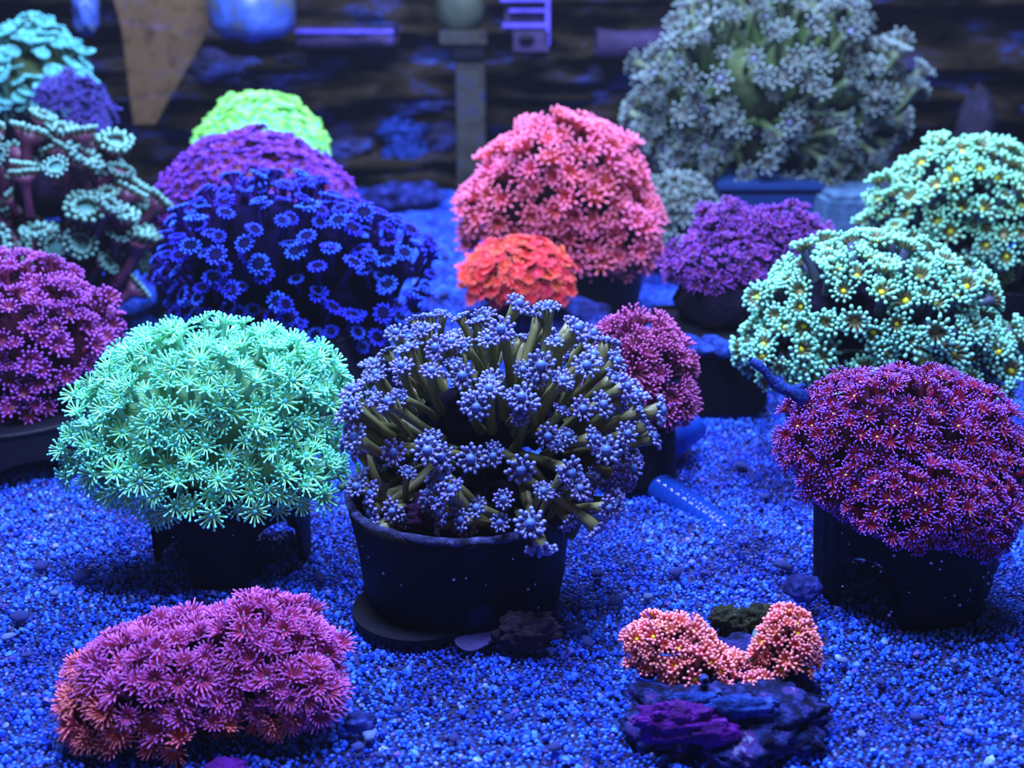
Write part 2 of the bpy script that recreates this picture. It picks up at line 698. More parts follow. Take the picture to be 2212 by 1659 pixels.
# ------------------------------------------------------------------ plain solids
def box_me(name, x0, x1, y0, y1, z0, z1, mat, bev=0.001):
    bm = bmesh.new()
    bmesh.ops.create_cube(bm, size=1)
    for v in bm.verts:
        v.co = Vector(((x0 + x1) / 2 + v.co.x * (x1 - x0), (y0 + y1) / 2 + v.co.y * (y1 - y0), (z0 + z1) / 2 + v.co.z * (z1 - z0)))
    if bev:
        bmesh.ops.bevel(bm, geom=bm.edges[:], offset=bev, segments=2, affect='EDGES')
    me = bpy.data.meshes.new(name)
    bm.to_mesh(me)
    bm.free()
    me.materials.append(mat)
    return me


def tube_obj(name, pts, rad, mat, parent=None, sides=16, cap=True):
    if not isinstance(rad, (list, tuple)):
        rad = [rad] * len(pts)
    mb = MB()
    mb.tube([tuple(p) for p in pts], rad, sides, [0.5] * len(pts), cap)
    return link(name, mb.mesh(name, mat), parent)


def pot_wall(rt, rb, h, th, arches=(), seg=96, rows=14, square=0.0, ribs=0, wob=0.0):
    """hollow pot wall with arched openings cut into its lower edge"""
    def foot(a):
        z = 0.0
        for (c, wd, ht) in arches:
            d = (a - c + PI) % (2 * PI) - PI
            if abs(d) < wd:
                z = max(z, ht * (1 - (abs(d) / wd) ** 2.6) ** 0.5)
        return z
    vs, fs = [], []
    for side in (0, 1):
        for j in range(rows + 1):
            for i in range(seg):
                a = 2 * PI * i / seg
                zb = foot(a)
                z = zb + (h - zb) * j / rows
                u = z / h
                r = rb + (rt - rb) * u
                if square:
                    r *= 1 + square * (1 / max(abs(math.cos(a)), abs(math.sin(a))) - 1)
                if ribs:
                    r += 0.0006 * math.cos(ribs * a)
                r -= th * side
                r += wob * noise.noise(Vector((math.cos(a) * 2, math.sin(a) * 2, z * 60)))
                vs.append((r * math.cos(a), r * math.sin(a), z + (wob * 0.7 * noise.noise(Vector((math.cos(a) * 3, math.sin(a) * 3, 3))) if j == rows else 0)))
    K = (rows + 1) * seg
    for side in (0, 1):
        o = side * K
        for j in range(rows):
            for i in range(seg):
                i2 = (i + 1) % seg
                q = (o + j * seg + i, o + j * seg + i2, o + (j + 1) * seg + i2, o + (j + 1) * seg + i)
                fs.append(q if side == 0 else q[::-1])
    for i in range(seg):
        i2 = (i + 1) % seg
        fs.append((i2, i, K + i, K + i2))
        t = rows * seg
        fs.append((t + i, t + i2, K + t + i2, K + t + i))
    return vs, fs


def disc_me(name, r, z, mat, seg=48, th=0.002, square=0.0):
    vs, fs = [], []
    for zz in (z, z - th):
        for i in range(seg):
            a = 2 * PI * i / seg
            q = r * (1 + square * (1 / max(abs(math.cos(a)), abs(math.sin(a))) - 1)) if square else r
            vs.append((q * math.cos(a), q * math.sin(a), zz))
    fs.append(tuple(range(seg)))
    fs.append(tuple(range(2 * seg - 1, seg - 1, -1)))
    for i in range(seg):
        i2 = (i + 1) % seg
        fs.append((i, seg + i, seg + i2, i2))
    return to_mesh(name, vs, fs, None, mat, smooth=False)


m_black = mottled('black_plastic', [(0.0, (0.0015, 0.0015, 0.003)), (0.60, (0.002, 0.002, 0.005)), (0.68, (0.010, 0.012, 0.04)), (0.85, (0.05, 0.06, 0.20))], 70, 0.55, 0.6, 8, 0.12)
m_black_clean = mottled('dark_plastic', [(0.0, (0.004, 0.004, 0.007)), (0.7, (0.004, 0.005, 0.012)), (0.9, (0.02, 0.02, 0.07))], 40, 0.6, 0.3, 4, 0.12)
m_crust = mottled('encrusted_rim', [(0.35, (0.004, 0.005, 0.02)), (0.52, (0.02, 0.03, 0.12)), (0.65, (0.08, 0.08, 0.26)), (0.8, (0.16, 0.15, 0.35))], 200, 0.9, 0.8, 3)
m_bluerock = mottled('blue_rock', [(0.36, (0.004, 0.005, 0.03)), (0.5, (0.012, 0.02, 0.13)), (0.6, (0.03, 0.05, 0.30)), (0.72, (0.09, 0.07, 0.36))], 90, 0.95, 1.0, 8, 0.1)
m_darkrock = mottled('dark_rock', [(0.3, (0.006, 0.006, 0.012)), (0.6, (0.02, 0.018, 0.04)), (0.75, (0.06, 0.05, 0.16))], 60, 0.9, 0.9, 6)
m_speck = flat_mat('white_speck', (0.55, 0.6, 0.85))


def pot(label, px, Ybase, rt, rb, h, arches=(), closed=True, rz=0.0, square=0.0, ribs=0, crust=False, specks=0, mat=None, name='plastic_pot', wob=0.0):
    mat = mat or m_black
    c = P(px, 900, Ybase)
    x = c.x
    t = empty(name, (x, Ybase, 0), rz)
    tag(t, label, 'pot')
    v, f = pot_wall(rt, rb, h, 0.0022, arches, square=square, ribs=ribs, wob=wob)
    link('side_wall', to_mesh('side_wall', v, f, None, mat), t)
    if closed:
        link('top_plate', disc_me('top_plate', rt - 0.0005, h, mat, square=square), t)
    else:
        link('bottom_plate', disc_me('bottom_plate', rb - 0.003, 0.003, mat, square=square), t)
    # rim ring
    mb = MB()
    seg = 64
    pts = []
    vs, fs = [], []
    rings = 8
    for i in range(seg):
        a = 2 * PI * i / seg
        q = (1 + square * (1 / max(abs(math.cos(a)), abs(math.sin(a))) - 1)) if square else 1
        for k in range(rings):
            b_ = 2 * PI * k / rings
            jit = (1 + (0.35 * noise.noise(Vector((i * 0.9, k * 0.9, 2.0))) if crust else 0))
            rr = rt * q - 0.001 + 0.0018 * jit * math.cos(b_)
            vs.append((rr * math.cos(a), rr * math.sin(a), h + 0.0016 * jit * math.sin(b_) + (wob * 0.7 * noise.noise(Vector((math.cos(a) * 3, math.sin(a) * 3, 3))))))
    for i in range(seg):
        for k in range(rings):
            i2, k2 = (i + 1) % seg, (k + 1) % rings
            fs.append((i * rings + k, i2 * rings + k, i2 * rings + k2, i * rings + k2))
    link('rim', to_mesh('rim', vs, fs, None, m_crust if crust else mat), t)
    if specks:
        mb = MB()
        rr = random.Random(3)
        v0, f0 = ico(1)
        for _ in range(specks):
            a = rr.uniform(-2.6, -0.5) - rz
            z = rr.uniform(0.1, 0.85) * h
            r = rb + (rt - rb) * z / h
            if square:
                r *= 1 + square * (1 / max(abs(math.cos(a)), abs(math.sin(a))) - 1)
            mb.add(v0 * rr.uniform(0.0003, 0.0008) + np.array([r * math.cos(a), r * math.sin(a), z]), f0, np.zeros(len(v0)))
        o = link('specks', mb.mesh('specks', m_speck), t)
        o['kind'] = 'stuff'
    return t


# ------------------------------------------------------------------ pots and stands
pot('round black open plant pot with an encrusted rim, under the purple-grey long-stalked coral', 995, 0.4690, 0.0455, 0.0395, 0.0440,
    closed=False, crust=True, ribs=0, wob=0.0012, specks=14, square=0.06)
pot('upturned black pot with arched feet under the glowing cyan-green coral', 482, 0.502, 0.0340, 0.0330, 0.0430,
    arches=((-PI / 2 - 0.80, 0.46, 0.026), (-PI / 2 + 0.80, 0.46, 0.026), (PI / 2, 0.6, 0.02)), square=0.10, specks=5)
pot('upturned black pot with a dark archway and white specks, under the crimson-violet coral', 1985, 0.470, 0.0375, 0.0340, 0.0480,
    arches=((-PI / 2 - 0.66, 0.40, 0.028), (-PI / 2 + 1.2, 0.40, 0.016), (PI / 2, 0.5, 0.02)), square=0.06, ribs=28, specks=34)
pot('dark pot under the dense purple-red coral at the left edge', 20, 0.635, 0.066, 0.070, 0.024, mat=m_black_clean, arches=((-PI / 2 + 0.5, 0.3, 0.010),))
pot('dark blue slanted pot holding the indigo beaded coral', 600, 0.700, 0.062, 0.074, 0.045, mat=m_black_clean)
pot('black pot under the yellow-mouthed green coral beside the blue twig', 1900, 0.615, 0.048, 0.046, 0.042)
pot('tall black pot under the upper yellow-green coral at the right edge', 2110, 0.79, 0.05, 0.05, 0.046)
pot('black pot under the dome of pink-red coral', 1260, 0.862, 0.040, 0.036, 0.040, mat=m_black)
pot('small black pot under the dark magenta coral behind the centre coral', 1370, 0.585, 0.020, 0.022, 0.028)
pot('dark pot under the violet-red dome behind the indigo coral', 520, 0.86, 0.05, 0.05, 0.045, mat=m_black_clean)
pot('tall dark pot under the lime green dome coral', 565, 1.01, 0.035, 0.035, 0.055, mat=m_black_clean)
pot('dark pot under the brown cup-headed coral at the left', 90, 0.82, 0.05, 0.05, 0.050, mat=m_black_clean)

# ------------------------------------------------------------------ corals
def hexc(r, g, b, k=1.0):
    """colour as seen (0-255) turned into the pigment under the blue lamps"""
    def lin(c):
        c /= 255.0
        return c / 12.92 if c <= 0.04045 else ((c + 0.055) / 1.055) ** 2.4
    out = [lin(r) / LC[0] * k * 0.55, lin(g) / LC[1] * k * 0.55, lin(b) / LC[2] * k]
    return tuple(min(0.96, max(0.003, v)) for v in out)


body_dark = mottled('skeleton_dark', [(0.3, (0.003, 0.002, 0.006)), (0.7, (0.014, 0.009, 0.025))], 120, 1.0, 1.0, 5, 0.05)
body_red = mottled('skeleton_red', [(0.3, (0.012, 0.002, 0.006)), (0.7, (0.05, 0.008, 0.02))], 120, 1.0, 1.0, 5, 0.05)
body_indigo = mottled('skeleton_indigo', [(0.3, (0.001, 0.0006, 0.006)), (0.7, (0.004, 0.002, 0.03))], 120, 1.0, 1.0, 5, 0.03)
body_olive = mottled('skeleton_olive', [(0.3, (0.02, 0.03, 0.01)), (0.7, (0.09, 0.15, 0.04))], 70, 0.8, 0.6)
body_cyan = mottled('skeleton_cyan', [(0.3, (0.10, 0.30, 0.12)), (0.7, (0.2, 0.6, 0.25))], 70, 0.8, 0.6)
body_lime = mottled('skeleton_lime', [(0.3, (0.05, 0.45, 0.03)), (0.7, (0.2, 0.8, 0.05))], 70, 0.8, 0.6)
mouth_blue = flat_mat('mouth_pale_blue', (0.25, 0.30, 0.45), 0.4)
mouth_cyan = flat_mat('mouth_cyan', (0.13, 0.72, 0.70), 0.4)
mouth_yellow = flat_mat('mouth_yellow', (0.80, 0.80, 0.03), 0.4)
mouth_cream = flat_mat('mouth_cream', (0.75, 0.70, 0.22), 0.4)
mouth_sky = flat_mat('mouth_sky', (0.09, 0.18, 0.50), 0.4)

# 1 near left: purple and orange
m = polyp_mat('polyps_rose', (0.10, 0.02, 0.06), (0.26, 0.05, 0.14), (0.12, 0.015, 0.05), (0.38, 0.045, 0.16), (0.60, 0.15, 0.70))
mlow = polyp_mat('polyps_rose_orange', (0.10, 0.02, 0.04), (0.26, 0.05, 0.08), (0.12, 0.012, 0.02), (0.58, 0.08, 0.08), (1.0, 0.28, 0.34))
coral('low spreading rose-purple coral with orange-tinged daisy polyps, on the gravel near the front glass', 'coral',
      [(330, 1480, 190, 130, 0.0), (570, 1425, 165, 140, 0.01), (440, 1440, 210, 120, 0.01), (270, 1560, 130, 80, -0.008), (620, 1490, 115, 85, -0.004), (400, 1575, 110, 60, -0.012)], 0.378, 41, m, body_red,
      dict(n=30, len=31, r=2.3, tip=0, disc=9, elev=0.6, stalk=34, flare=9, sr=6, rows=2, curl=0.35, seed=1, mouth=0.42, ragged=0.16),
      up=0.55, mouth_mat=mouth_blue, zmin=-0.75, gaps=((470, 1600, 50, 40), (580, 1620, 110, 50)), floor_z=0.002, ydepth=0.85, core_in=0.8, mat_low=mlow, low=0.017, sway=0.35, rough=0.10)

# 2 near right: little orange coral on its own rock
m = polyp_mat('polyps_salmon', (0.25, 0.06, 0.08), (0.50, 0.14, 0.16), (0.40, 0.10, 0.05), (0.62, 0.09, 0.07), (1.0, 0.33, 0.34), vary=0.2)
CR = coral('small salmon-orange horseshoe coral encrusting a purple-patched rock, alone on the gravel near the front glass', 'coral',
      [(1440, 1385, 88, 55, 0.0), (1500, 1440, 75, 60, -0.006), (1400, 1440, 55, 60, 0.0), (1695, 1410, 70, 95, 0.0), (1600, 1490, 95, 38, -0.012), (1570, 1450, 55, 38, -0.004), (1700, 1480, 70, 55, -0.004)],
      0.395, 34, m, body_red,
      dict(n=17, len=14, r=2.7, tip=3.5, disc=8, elev=0.7, stalk=24, flare=9, sr=6, rows=2, curl=0.3, seed=21, mouth=0.6),
      up=0.40, mouth_mat=mouth_yellow, mouth_share=0.6, zmin=-0.75, floor_z=0.012, core_in=0.9, gaps=((1522, 1470, 22, 26), (1555, 1505, 20, 16)))
rl = Vector(CR.location)
m_rock2 = mottled('front_rock', [(0.34, (0.002, 0.002, 0.008)), (0.46, (0.006, 0.009, 0.05)), (0.54, (0.015, 0.03, 0.17)), (0.62, (0.06, 0.02, 0.16)), (0.70, (0.15, 0.20, 0.42))], 150, 0.9, 1.0, 8, 0.1)
m_sponge = mottled('purple_sponge', [(0.3, (0.02, 0.001, 0.05)), (0.55, (0.09, 0.003, 0.22)), (0.68, (0.13, 0.006, 0.30)), (0.76, (0.25, 0.12, 0.45))], 190, 0.6, 0.8, 7, 0.15)
m_bluecrust = mottled('blue_crust', [(0.35, (0.004, 0.01, 0.07)), (0.52, (0.015, 0.05, 0.30)), (0.66, (0.035, 0.09, 0.45)), (0.8, (0.12, 0.25, 0.55))], 180, 0.9, 1.0, 8, 0.1)
m_algae = mottled('dark_algae', [(0.35, (0.004, 0.005, 0.003)), (0.6, (0.025, 0.035, 0.008)), (0.8, (0.08, 0.12, 0.03))], 260, 0.8, 0.9, 5)
m_tissue = mottled('pale_tissue', [(0.3, (0.03, 0.09, 0.18)), (0.7, (0.14, 0.28, 0.24))], 200, 0.5, 0.4)


def rockpart(name, px, py, Y, rx, ry, mat, parent, amp=0.25, freq=2.0, seed=1, sub=4, dep=0.8):
    s = mpp(px, py, Y)
    o = lump(name, rx * s, (rx + ry) / 2 * s * dep, ry * s, mat, amp, freq, sub, seed, parent=parent)
    o.location = P(px, py, Y) - (Vector(parent.location) if parent else Vector((0, 0, 0)))
    return o


rockpart('rock', 1568, 1552, 0.374, 222, 76, m_rock2, CR, 0.30, 2.2, 3, 5, 0.95)
rockpart('rock', 1590, 1470, 0.400, 150, 90, m_rock2, CR, 0.3, 2.2, 4, 4)
rockpart('purple_sponge', 1465, 1560, 0.359, 90, 48, m_sponge, CR, 0.35, 2.6, 5, 5, 0.45)['label'] = 'violet lobed sponge patch'
rockpart('purple_sponge', 1548, 1585, 0.356, 52, 34, m_sponge, CR, 0.35, 2.6, 6, 4, 0.5)['label'] = 'violet lobed sponge patch'
rockpart('blue_crust', 1600, 1528, 0.363, 80, 26, m_bluecrust, CR, 0.3, 2.6, 7, 4, 0.4)
rockpart('blue_crust', 1500, 1508, 0.366, 55, 14, m_bluecrust, CR, 0.3, 2.6, 8, 4, 0.4)
for i, (a, b_, r_) in enumerate(((1565, 1335, 26), (1600, 1348, 34), (1640, 1335, 28), (1590, 1375, 30), (1625, 1380, 26))):
    rockpart('algae_tuft', a, b_, 0.412, r_ * 1.2, r_, m_algae, CR, 0.5, 3.2, 11 + i, 4)
mb = MB()
pts = [P(*q) for q in ((1662, 1335, 0.392), (1652, 1365, 0.386), (1640, 1392, 0.384), (1628, 1418, 0.382), (1606, 1430, 0.382), (1596, 1420, 0.384))]
rockpart('tissue_edge', 1636, 1400, 0.398, 14, 40, m_tissue, CR, 0.4, 2.2, 33, 4)['label'] = 'pale teal tissue edge'
rockpart('tissue_edge', 1612, 1430, 0.394, 26, 12, m_tissue, CR, 0.4, 2.2, 34, 4)['label'] = 'pale teal tissue edge'
m_tun = flat_mat('tunicate_blue', (0.015, 0.04, 0.18), 0.5, 0.15)
for (a, b_, Y_) in ((1522, 1470, 0.372), (1552, 1500, 0.368), (1617, 1512, 0.367)):
    c = P(a, b_, Y_) - rl
    mb = MB()
    mb.tube([c + Vector((0, 0.004, -0.002)), c + Vector((0, 0.002, -0.0005)), c, c + Vector((0, -0.0012, 0.0005)), c + Vector((0, -0.0010, 0.0004)), c + Vector((0, 0.002, 0))],
            [0.0014, 0.0016, 0.0015, 0.0013, 0.0009, 0.0006], 12, [0] * 6)
    sq = link('sea_squirt', mb.mesh('sea_squirt', m_tun), CR)
    v_, f_ = ico(2)
    link('siphon_shade', to_mesh('siphon_shade', v_ * np.array([0.0010, 0.0005, 0.0010]) + np.array(c + Vector((0, -0.0012, 0.0006))), f_, None, body_indigo), sq)  # dark lens stands in for the shade inside the tube opening

# 3 centre: long olive stalks, bead-tipped
m = polyp_mat('polyps_lilac', (0.07, 0.08, 0.02), (0.20, 0.21, 0.08), (0.12, 0.17, 0.42), (0.13, 0.12, 0.26), (0.19, 0.23, 0.62), vary=0.25)
coral('lilac-grey bead-tipped coral on long olive stalks, growing out of the open round pot', 'coral',
      [(1065, 900, 320, 222, 0.0), (990, 1040, 215, 105, -0.016), (1215, 950, 165, 165, 0.0), (1170, 1060, 150, 85, -0.016), (1100, 1065, 190, 95, -0.034)], 0.478, 57, m, body_dark,
      dict(n=18, len=8, r=2.6, tip=4.5, disc=17, elev=0.2, stalk=150, flare=16, sr=10, rows=2, curl=0.3, seed=2, mouth=0.62, bend=0.24, sides=6, ss=9),
      up=0.55, mouth_mat=mouth_sky, zmin=-0.66, floor_z=0.03, jitter=0.7, keep=0.9, size=(0.7, 1.15), sway=0.5,
      gaps=((930, 890, 45, 30), (960, 1000, 25, 30)))
CT = bpy.data.objects['flowerpot_coral.002']
m_flesh = mottled('purple_flesh', [(0.3, (0.006, 0.003, 0.012)), (0.55, (0.05, 0.012, 0.07)), (0.7, (0.14, 0.03, 0.20)), (0.85, (0.16, 0.12, 0.3))], 150, 0.8, 0.9, 6, 0.1)
for i, (a, b_, rx_, ry_) in enumerate(((930, 1110, 60, 40), (1010, 1125, 80, 38), (1110, 1120, 80, 38), (1190, 1110, 60, 36))):
    rockpart('fleshy_base', a, b_, 0.448, rx_, ry_, m_flesh, CT, 0.4, 2.6, 40 + i, 4, 0.8)

# 4 cyan green
m = polyp_mat('polyps_cyan', (0.14, 0.36, 0.25), (0.26, 0.80, 0.48), (0.12, 0.92, 0.82), (0.30, 0.88, 0.42), (0.20, 1.0, 0.78), vary=0.12)
coral('glowing cyan-green coral with star polyps, on the upturned pot with arched feet', 'coral',
      [(440, 870, 250, 165, 0.0), (340, 970, 185, 150, -0.012), (600, 880, 145, 165, 0.01), (480, 1000, 240, 110, -0.010)], 0.500, 42, m, body_cyan,
      dict(n=18, len=19, r=2.3, tip=3.1, disc=10, elev=0.35, stalk=42, flare=11, sr=7, rows=2, curl=0.2, seed=3, mouth=0.6),
      up=0.40, mouth_mat=mouth_cyan, zmin=-0.75, floor_z=0.03, rough=0.28, sway=0.5)

# 5 indigo
m = polyp_mat('polyps_indigo', (0.008, 0.003, 0.03), (0.030, 0.010, 0.16), (0.005, 0.004, 0.035), (0.006, 0.006, 0.06), (0.050, 0.10, 0.92), vary=0.2, spec=0.03, rough=0.8)
coral('dark indigo coral of spaced polyps ringed with blue beads, behind the cyan-green coral', 'coral',
      [(600, 550, 245, 172, 0.0), (790, 600, 145, 150, 0.0), (500, 610, 140, 130, 0.0), (700, 640, 200, 120, 0.0)], 0.690, 43, m, body_indigo,
      dict(n=22, len=4.0, r=1.4, tip=2.9, disc=14.5, elev=0.25, stalk=60, flare=14.5, sr=5, rows=2, curl=0.2, seed=4, bend=0.2, mouth=0.2),
      up=1.35, zmin=-0.6, jitter=0.7, floor_z=0.03, sway=0.45, size=(0.7, 1.2))

# 6 violet red dome
m = polyp_mat('polyps_violet', (0.05, 0.004, 0.03), (0.10, 0.008, 0.05), (0.09, 0.006, 0.03), (0.16, 0.014, 0.13), (0.22, 0.05, 0.62))
coral('smooth violet-red dome of small flat polyps between the indigo coral and the lime dome', 'coral',
      [(550, 430, 195, 145, 0.0), (400, 530, 105, 125, 0.0), (640, 450, 130, 120, 0)], 0.86, 27, m, body_red,
      dict(n=12, len=7, r=2.2, tip=3.2, disc=8, elev=0.15, stalk=14, flare=9, sr=5, rows=1, seed=5, seg=3), up=0.5, subparts=False, zmin=-0.4, floor_z=0.03, rough=0.08)

# 7 lime
m = polyp_mat('polyps_lime', (0.05, 0.4, 0.02), (0.12, 0.8, 0.05), (0.10, 0.92, 0.65), (0.20, 1.0, 0.28), (0.40, 1.0, 0.16))
coral('small glowing lime green dome coral at the back behind the violet dome', 'coral',
      [(565, 335, 140, 130, 0.0)], 1.0, 17, m, body_lime,
      dict(n=10, len=5, r=2.0, tip=2.8, disc=5, elev=0.3, stalk=8, flare=5, sr=4, rows=1, seed=6, seg=3, sides=4), up=0.1, subparts=False, zmin=-0.3, floor_z=0.03, rough=0.08)

# 8 pink red dome
m = polyp_mat('polyps_pinkred', (0.10, 0.01, 0.02), (0.32, 0.03, 0.04), (0.25, 0.02, 0.02), (0.62, 0.065, 0.08), (1.0, 0.24, 0.40))
coral('tall pink-red dome of shaggy flared polyps in the middle at the back', 'coral',
      [(1215, 400, 170, 150, 0.0), (1105, 450, 105, 105, -0.01), (1330, 500, 90, 115, -0.01), (1240, 500, 150, 105, -0.01), (1060, 500, 65, 55, -0.01)], 0.86, 42, m, body_red,
      dict(n=20, len=25, r=2.5, tip=3.2, disc=9, elev=0.8, stalk=26, flare=10, sr=7, rows=2, seed=7, curl=0.5, droop=0.3), up=0.6, zmin=-0.8, floor_z=0.02, rough=0.25, sway=0.6)

# 9 orange red
m = polyp_mat('polyps_orange', (0.3, 0.015, 0.008), (0.7, 0.03, 0.015), (0.5, 0.02, 0.01), (0.95, 0.045, 0.03), (1.0, 0.16, 0.12))
coral('small glowing orange-red mound of flat ruffled polyps in front of the pink-red dome', 'coral',
      [(1118, 600, 118, 88, 0.0)], 0.77, 25, m, body_red,
      dict(n=14, len=8, r=1.8, tip=2.2, disc=9, elev=0.2, stalk=14, flare=10, sr=5, rows=1, seed=8, seg=3), up=0.7, zmin=-0.45, floor_z=0.02, rough=0.1)

# 10 magenta
m = polyp_mat('polyps_magenta', (0.06, 0.01, 0.03), (0.14, 0.02, 0.05), (0.14, 0.03, 0.06), (0.22, 0.025, 0.09), (0.66, 0.16, 0.50))
coral('small dark magenta coral with pink-tipped tufts, behind the right side of the centre coral', 'coral',
      [(1380, 790, 112, 110, 0.0), (1420, 850, 80, 80, -0.01)], 0.585, 42, m, body_red,
      dict(n=26, len=26, r=2.0, tip=2.2, disc=9, elev=0.7, stalk=28, flare=10, sr=7, rows=2, seed=9, curl=0.4), up=0.35, mouth_mat=mouth_blue, mouth_share=0.5, zmin=-0.8, floor_z=0.02, rough=0.25)

# 11 grey green giant
m = polyp_mat('polyps_sage', (0.06, 0.13, 0.02), (0.13, 0.19, 0.09), (0.14, 0.17, 0.12), (0.12, 0.14, 0.13), (0.23, 0.34, 0.29), vary=0.35)
sage = m
coral('huge sage-grey coral on long pale stalks, standing on the blue block at the back', 'coral',
      [(1650, 180, 235, 195, 0.0), (1830, 210, 150, 135, 0.0), (1470, 240, 110, 120, 0.0), (1640, 330, 225, 85, 0.0), (1740, 70, 120, 90, 0.0)], 1.06, 49, m, body_olive,
      dict(n=16, len=15, r=2.4, tip=3.2, disc=12, elev=0.7, stalk=95, flare=13, sr=8, rows=2, seed=10, bend=0.22, mouth=0.5), up=0.45, mouth_share=0.3,
      mouth_mat=flat_mat('mouth_lilac', (0.20, 0.25, 0.42)), zmin=-0.7, floor_z=0.05, jitter=0.7, rough=0.3, sway=0.6, size=(0.7, 1.2))

# 12 small dull green
coral('small dull green coral crouching between the pink-red dome and the violet crust coral', 'coral',
      [(1462, 468, 88, 88, 0.0)], 0.97, 32, sage, body_olive,
      dict(n=12, len=12, r=2.4, tip=3.2, disc=9, elev=0.6, stalk=22, flare=9, sr=6, rows=2, seed=11), up=0.3, zmin=-0.4, floor_z=0.01, subparts=False, rough=0.3)

# 13 violet rock coral
m = polyp_mat('polyps_purple', (0.04, 0.006, 0.03), (0.10, 0.012, 0.06), (0.06, 0.006, 0.025), (0.17, 0.025, 0.16), (0.34, 0.09, 0.66), vary=0.35)
coral('violet crust of ragged little polyps over a dark rock, standing on the black box', 'coral',
      [(1560, 580, 120, 72, 0.0), (1690, 530, 105, 78, 0.012), (1575, 490, 78, 52, 0.02)], 0.73, 24, m, body_dark,
      dict(n=12, len=11, r=1.7, tip=1.9, disc=6, elev=0.5, stalk=10, flare=6, sr=4, rows=2, seed=12, seg=3, ragged=0.35), up=0.3, zmin=-0.45, subparts=False,
      floor_z=0.02, foot=(115, 70, 1570, 645), rough=0.3, sway=0.5)

# 14 upper right green
m = polyp_mat('polyps_green', (0.05, 0.06, 0.05), (0.10, 0.13, 0.22), (0.25, 0.25, 0.03), (0.20, 0.20, 0.08), (0.32, 0.88, 0.50))
coral('yellow-green coral with pale fingertips, cut off by the right edge, behind its twin', 'coral',
      [(2110, 455, 205, 145, 0.0), (1985, 510, 120, 120, 0.0), (2150, 600, 150, 90, 0)], 0.79, 43, m, body_dark,
      dict(n=20, len=17, r=2.8, tip=4.0, disc=11, elev=0.6, stalk=50, flare=12, sr=9, rows=2, seed=13, mouth=0.55), up=0.5, mouth_mat=mouth_yellow, mouth_share=0.7, zmin=-0.6, floor_z=0.03,
      rough=0.25, sway=0.5)

# 15 green with yellow mouths
m = polyp_mat('polyps_green', (0.05, 0.06, 0.05), (0.10, 0.13, 0.24), (0.25, 0.25, 0.03), (0.18, 0.19, 0.09), (0.30, 0.88, 0.58))
coral('broad green coral with turquoise fingertips and yellow mouths, beside the blue twig', 'coral',
      [(1890, 670, 245, 155, 0.0), (1750, 745, 145, 105, -0.005), (2060, 770, 135, 120, 0.0), (1900, 790, 230, 80, -0.01)], 0.615, 51, m, body_dark,
      dict(n=22, len=20, r=3.3, tip=4.6, disc=13, elev=0.6, stalk=60, flare=14, sr=11, rows=2, seed=14, mouth=0.55), up=0.45, mouth_mat=mouth_yellow, mouth_share=0.8, zmin=-0.7, floor_z=0.03,
      rough=0.25, sway=0.5, jitter=0.5)

# 16 right crimson violet
m = polyp_mat('polyps_crimson', (0.10, 0.005, 0.02), (0.24, 0.008, 0.04), (0.16, 0.004, 0.015), (0.26, 0.008, 0.06), (0.32, 0.12, 0.92))
coral('wide crimson coral with violet fingertips on the black pot with the archway', 'coral',
      [(1890, 950, 205, 150, 0.0), (2070, 1020, 160, 160, -0.005), (1985, 920, 190, 125, 0.01), (2060, 1090, 130, 110, -0.012), (1900, 1030, 160, 105, -0.012), (2010, 1085, 170, 95, -0.028), (2110, 1130, 85, 75, -0.03)], 0.470, 35, m, body_red,
      dict(n=20, len=17, r=1.7, tip=2.2, disc=7, elev=0.45, stalk=30, flare=8, sr=6, rows=2, seed=15, mouth=0.45), up=0.2, mouth_mat=mouth_cream,
      mouth_share=0.35, zmin=-0.8, floor_z=0.03, gaps=((1900, 915, 28, 20),), rough=0.2)

# 17 left purple red
m = polyp_mat('polyps_mauve', (0.08, 0.01, 0.03), (0.18, 0.02, 0.06), (0.12, 0.01, 0.025), (0.22, 0.022, 0.11), (0.45, 0.11, 0.60))
coral('dense purple-red mound coral cut off by the left edge', 'coral',
      [(40, 770, 225, 215, 0.0), (120, 800, 150, 150, 0.0), (60, 880, 160, 110, -0.01)], 0.635, 40, m, body_red,
      dict(n=20, len=15, r=2.2, tip=2.8, disc=10, elev=0.5, stalk=26, flare=11, sr=7, rows=2, seed=16), up=0.6, zmin=-0.7, floor_z=0.025, rough=0.2)

# 18 brown cups with green beads
m = polyp_mat('polyps_cup', (0.06, 0.012, 0.04), (0.12, 0.03, 0.07), (0.07, 0.26, 0.22), (0.06, 0.03, 0.025), (0.17, 0.42, 0.32), vary=0.45)
coral('brown coral of big cup-shaped heads with green beads, above the purple-red mound', 'coral',
      [(100, 420, 180, 160, 0.0), (230, 460, 110, 110, -0.01), (60, 540, 230, 110, 0), (210, 570, 90, 80, -0.01)], 0.82, 68, m, body_dark,
      dict(n=28, len=13, r=4.6, tip=5.6, disc=31, elev=1.05, stalk=100, flare=33, sr=12, rows=2, seed=17, bend=0.28, mouth=0.3, ss=9), up=1.3, zmin=-0.6, floor_z=0.03, rough=0.3, sway=0.6,
      size=(0.65, 1.15), jitter=0.8)

